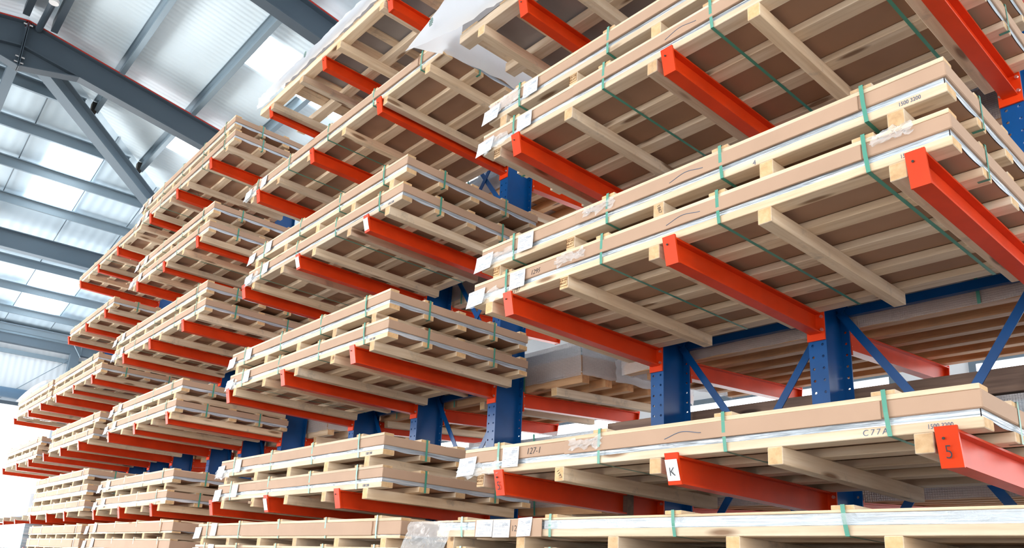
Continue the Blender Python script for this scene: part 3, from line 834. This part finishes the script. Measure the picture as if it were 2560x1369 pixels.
# ------------------------------------------------------------------ film wrapped pallets (top left, top middle)
def film_pallet(b, l, x0, L, label, seed, hfilm, flare, xs=0.0, skirt=-.05):
    z = LEV[b][l]
    t = thing('film_wrapped_pallet', label, 'pallet', (x0, -.03, z), 'film wrapped pallets', (TILT, 0, 0))
    D = 1.56
    for y in (0.0, 0.5, 0.97, 1.44): solid('slat', MB().box(0, L, y, y + .11, 0, .085, .004), 'pine_along', t)
    nb = 5
    ax = [c - x0 for c in COLX[b]]
    for i_ in range(nb):
        px = .30 + (L - .6) * i_ / (nb - 1)
        for a in ax:
            if abs(px - a) < .09: px = a + (.09 if px >= a else -.09)
        solid('bearer', MB().box(px - .042, px + .042, -.01, 1.55, -.085, 0, .004), 'pine_across', t)
    bx_ = [xs + .02 + i_ * (L - xs - .16) / 8 for i_ in range(9)]
    for i_, px in enumerate(bx_): solid('deck_board', MB().box(px, px + (.11 if i_ % 3 else .2), 0, D, .085, .103, .002), 'pine_across', t)
    solid('sheet_stack', MB().box(xs + .01, L - .01, .01, D - .01, .103, .20), 'grey_board', t)
    # wrapping film: front, left end, top, right end
    mb = MB()
    def n_(a, c): return noise.noise(Vector((a * 2.1 + seed, c * 2.3, seed * 1.7)))
    def front(u, v):
        x = -.04 + (L + .08) * u; k = max(0, 1 - u * 8) ** 1.6
        low = .060 + .035 * n_(u * 9, .5) - flare * k * .08
        return (x - flare * k * (1 - v) * 1.0, -.02 - .03 * abs(n_(u * 14, v * 2)) - flare * (1 - v) * k * .5 - .012, low + (hfilm - low) * v)
    mb.grid(front, 80, 8)
    def left(u, v):
        y = D + .02 - (D + .05) * u; k = max(0, (u - .72) / .28) ** 2
        low = skirt + .04 * n_(u * 5, 3) + .03
        return (xs - .02 - flare * (.45 + .15 * n_(u * 4, 8)) * (1 - v) - flare * (1 - v) * k * .55, y - flare * (1 - v) * k * .5, low + (hfilm - low) * v)
    if xs == 0: mb.grid(left, 40, 8)
    def top(u, v):
        return (xs - .03 + (L - xs + .07) * u, -.03 + (D + .06) * v, hfilm + .05 * n_(u * 7, v * 5) * (4 * u * (1 - u)) * (4 * v * (1 - v)))
    mb.grid(top, 40, 12)
    mb.quad((L + .045, -.03, .08), (L + .045, D + .03, .08), (L + .045, D + .03, hfilm), (L + .045, -.03, hfilm))
    solid('white_film', mb, 'white_film', t, True, 'white wrapping film')
    return t
fpA = film_pallet('A', 4, -2.03, 4.0, 'film wrapped pallet with grey sheets at the top centre, nearest bay', 2.3, .62, .40, 0.0, .03)
fpB = film_pallet('B', 5, -6.24, 4.0, 'film wrapped pallet at the top, second bay from right', 5.1, .25, .0, .62)
for t, x, y, z in ((fpA, -.16, -.19, .16), (fpB, 1.3, -.075, .14)):
    mb = MB()
    for i_ in range(5):
        hw = .028 * math.sqrt(1 - ((i_ - 2) / 2.6) ** 2)
        mb.box(x - hw, x + hw, y - .002, y, z + i_ * .016, z + i_ * .016 + .008)
    solid('printed_mark', mb, 'ink_green', t)

# ------------------------------------------------------------------ loads on the far side of the rack
def rear_load(b, l, x0, L, label, wrap_h=0.30, wood_kind='old', dz=0.0, bearers=True):
    z = LEV[b][l] - .048 + dz; y0 = 1.96; D = 1.72
    t = thing('wrapped_pallet_load', label, 'pallet load', (x0, y0, z), 'bubble wrapped loads behind the rack', (.06, 0, 0))
    al, ac = ('old_along', 'old_across') if wood_kind == 'old' else ('pine_along', 'pine_across')
    ys = [D * i_ / 5 for i_ in range(6)]
    for y in ys: solid('slat', MB().box(0, L, y * .94, y * .94 + .10, 0, .085, .003), al, t)
    ax = [c - x0 for c in COLX[b]]
    if bearers:
        for f in (.13, .40, .62, .905):
            px = f * L
            for a in ax:
                if abs(px - a) < .09: px = a + (.09 if px >= a else -.09)
            solid('bearer', MB().box(px - .04, px + .04, -.01, D, -.08, 0, .003), 'pine_across', t)
    n_ = 7
    for i_ in range(n_):
        px = .02 + i_ * (L - .25) / (n_ - 1)
        solid('deck_board', MB().box(px, px + .21, 0, D, .085, .103, .002), ac, t)
    zm = .104 + (wrap_h - .03) * .62
    solid('carton', MB().box(.02, L - .02, .02, D - .02, .112, zm), 'cardboard', t)
    solid('sheet_stack', MB().box(.02, L - .02, .02, D - .02, zm, .104 + wrap_h - .03), 'blue_sheet', t)
    solid('base_sheet', MB().box(.02, L - .02, .02, D - .02, .104, .112), 'pale_sheet', t)
    w = MB(); z0, z1 = (0.0 if not bearers else .07), .105 + wrap_h
    def wv(a, c): return .012 * noise.noise(Vector((a * 3.1 + x0, c * 6, l * 2.2)))
    def side(x0_, y0_, x1_, y1_, nx, ny_):
        def f(u, v): 
            d = .006 + abs(wv(u * L, v)) * 1.4
            return (x0_ + (x1_ - x0_) * u + nx * d, y0_ + (y1_ - y0_) * u + ny_ * d, z0 + (z1 - z0) * v + (wv(u * 7, 3) if v < .1 else 0))
        w.grid(f, 36, 6)
    side(-.01, -.01, L + .01, -.01, 0, -1); side(L + .01, -.01, L + .01, D + .01, 1, 0); side(-.01, D + .01, -.01, -.01, -1, 0)
    w.quad((-.01, -.01, z1), (L + .01, -.01, z1), (L + .01, D + .01, z1), (-.01, D + .01, z1))
    solid('bubble_wrap', w, 'bubble_film', t, True, label='clear bubble wrap')
    mb = MB()
    for f in (.2, .5, .8):
        x = f * L
        mb.box(x - .01, x + .01, -.034, -.031, -.002, .105 + wrap_h)
    solid('strap', mb, 'green_strap', t)
    return t
simple('pale_sheet', (0.78, 0.77, 0.77), 0.4)
RL_ = {'A': (-1.95, 3.6), 'B': (-6.3, 3.84), 'C': (-10.9, 3.6), 'D': (-15.2, 3.6)}
RLOAD = {}
for b in 'ABCD':
    for l in (1, 2, 3, 4):
        x0, L = RL_[b]
        hh = .30; dz = 0.0
        if l == 1: dz = .0; hh = .66 if b == 'B' else .48
        if (b, l) == ('B', 1): L += .27
        RLOAD[b, l] = rear_load(b, l, x0, L, 'bubble wrapped pallet load behind the columns, %s of %s' % (ORD[l], BAYN[b]), hh, 'old' if b == 'A' or (l + ord(b)) % 3 else 'pine', dz, b != 'A')
# white film spilling down the right end of the second rear load of bay two
def spill(u, v):
    return (3.86 + .04 * abs(noise.noise(Vector((u * 6, v * 3, 2)))) + .05 * math.sin(u * 3.1) * (1 - v), .45 + 1.25 * u, .06 - .10 * u * u + (.34 - .06 + .10 * u * u) * v + .03 * noise.noise(Vector((u * 5, v * 2, 6))))
solid('white_film', MB().grid(spill, 24, 8), 'white_film', RLOAD['B', 2], True, 'white film on the right end')
# dark timber stack on the far side, first shelf
dt = thing('timber_stack', 'dark brown timber baulks lying behind the columns above first shelf, nearest bay', 'timber', (-2.15, 1.98, 2.71), None, (.06, 0, 0))
for y in (0, .4, .8, 1.2): solid('baulk', MB().box(0, 4.4, y, y + .16, 0.0, .15, .004), 'dark_timber', dt)

# far bay: wrapped white load and pale blue sheet stack
t = thing('film_wrapped_load', 'white film wrapped load at the far left, first shelf of farthest bay', 'pallet load', (-18.9, 0, LEV['E'][1]))
solid('wrapped_stack', MB().box(0, 3.45, 0, 1.5, .08, .50, .02), 'white_film', t)
for px in (.35, 1.2, 2.0, 3.2): solid('bearer', MB().box(px - .04, px + .04, 0, 1.5, 0, .08), 'pine_across', t)
t = thing('sheet_stack', 'pale blue sheet stack at the far left under the white wrapped load', 'sheet stack', (-19.1, -.03, BASE['E'] + .02))
solid('sheets', MB().box(0, 3.9, 0, 1.5, .08, .55, .01), 'blue_sheet', t)
for px in (.4, 1.3, 2.2, 3.5): solid('bearer', MB().box(px - .04, px + .04, 0, 1.5, 0, .08), 'pine_across', t)
def bulge(u, v):
    a = math.pi * v
    return (-.1 + 3.3 * u, .74 - .8 * math.cos(a), .17 + (.30 * math.sin(a) ** .6) * (math.sin(math.pi * u) ** .5 if 0 < u < 1 else 0) + .03 * noise.noise(Vector((u * 7, v * 4, 1))))
solid('white_film', MB().grid(bulge, 30, 14), 'white_film', CR['E', 3, 1], True, 'white film bulging over the lid')
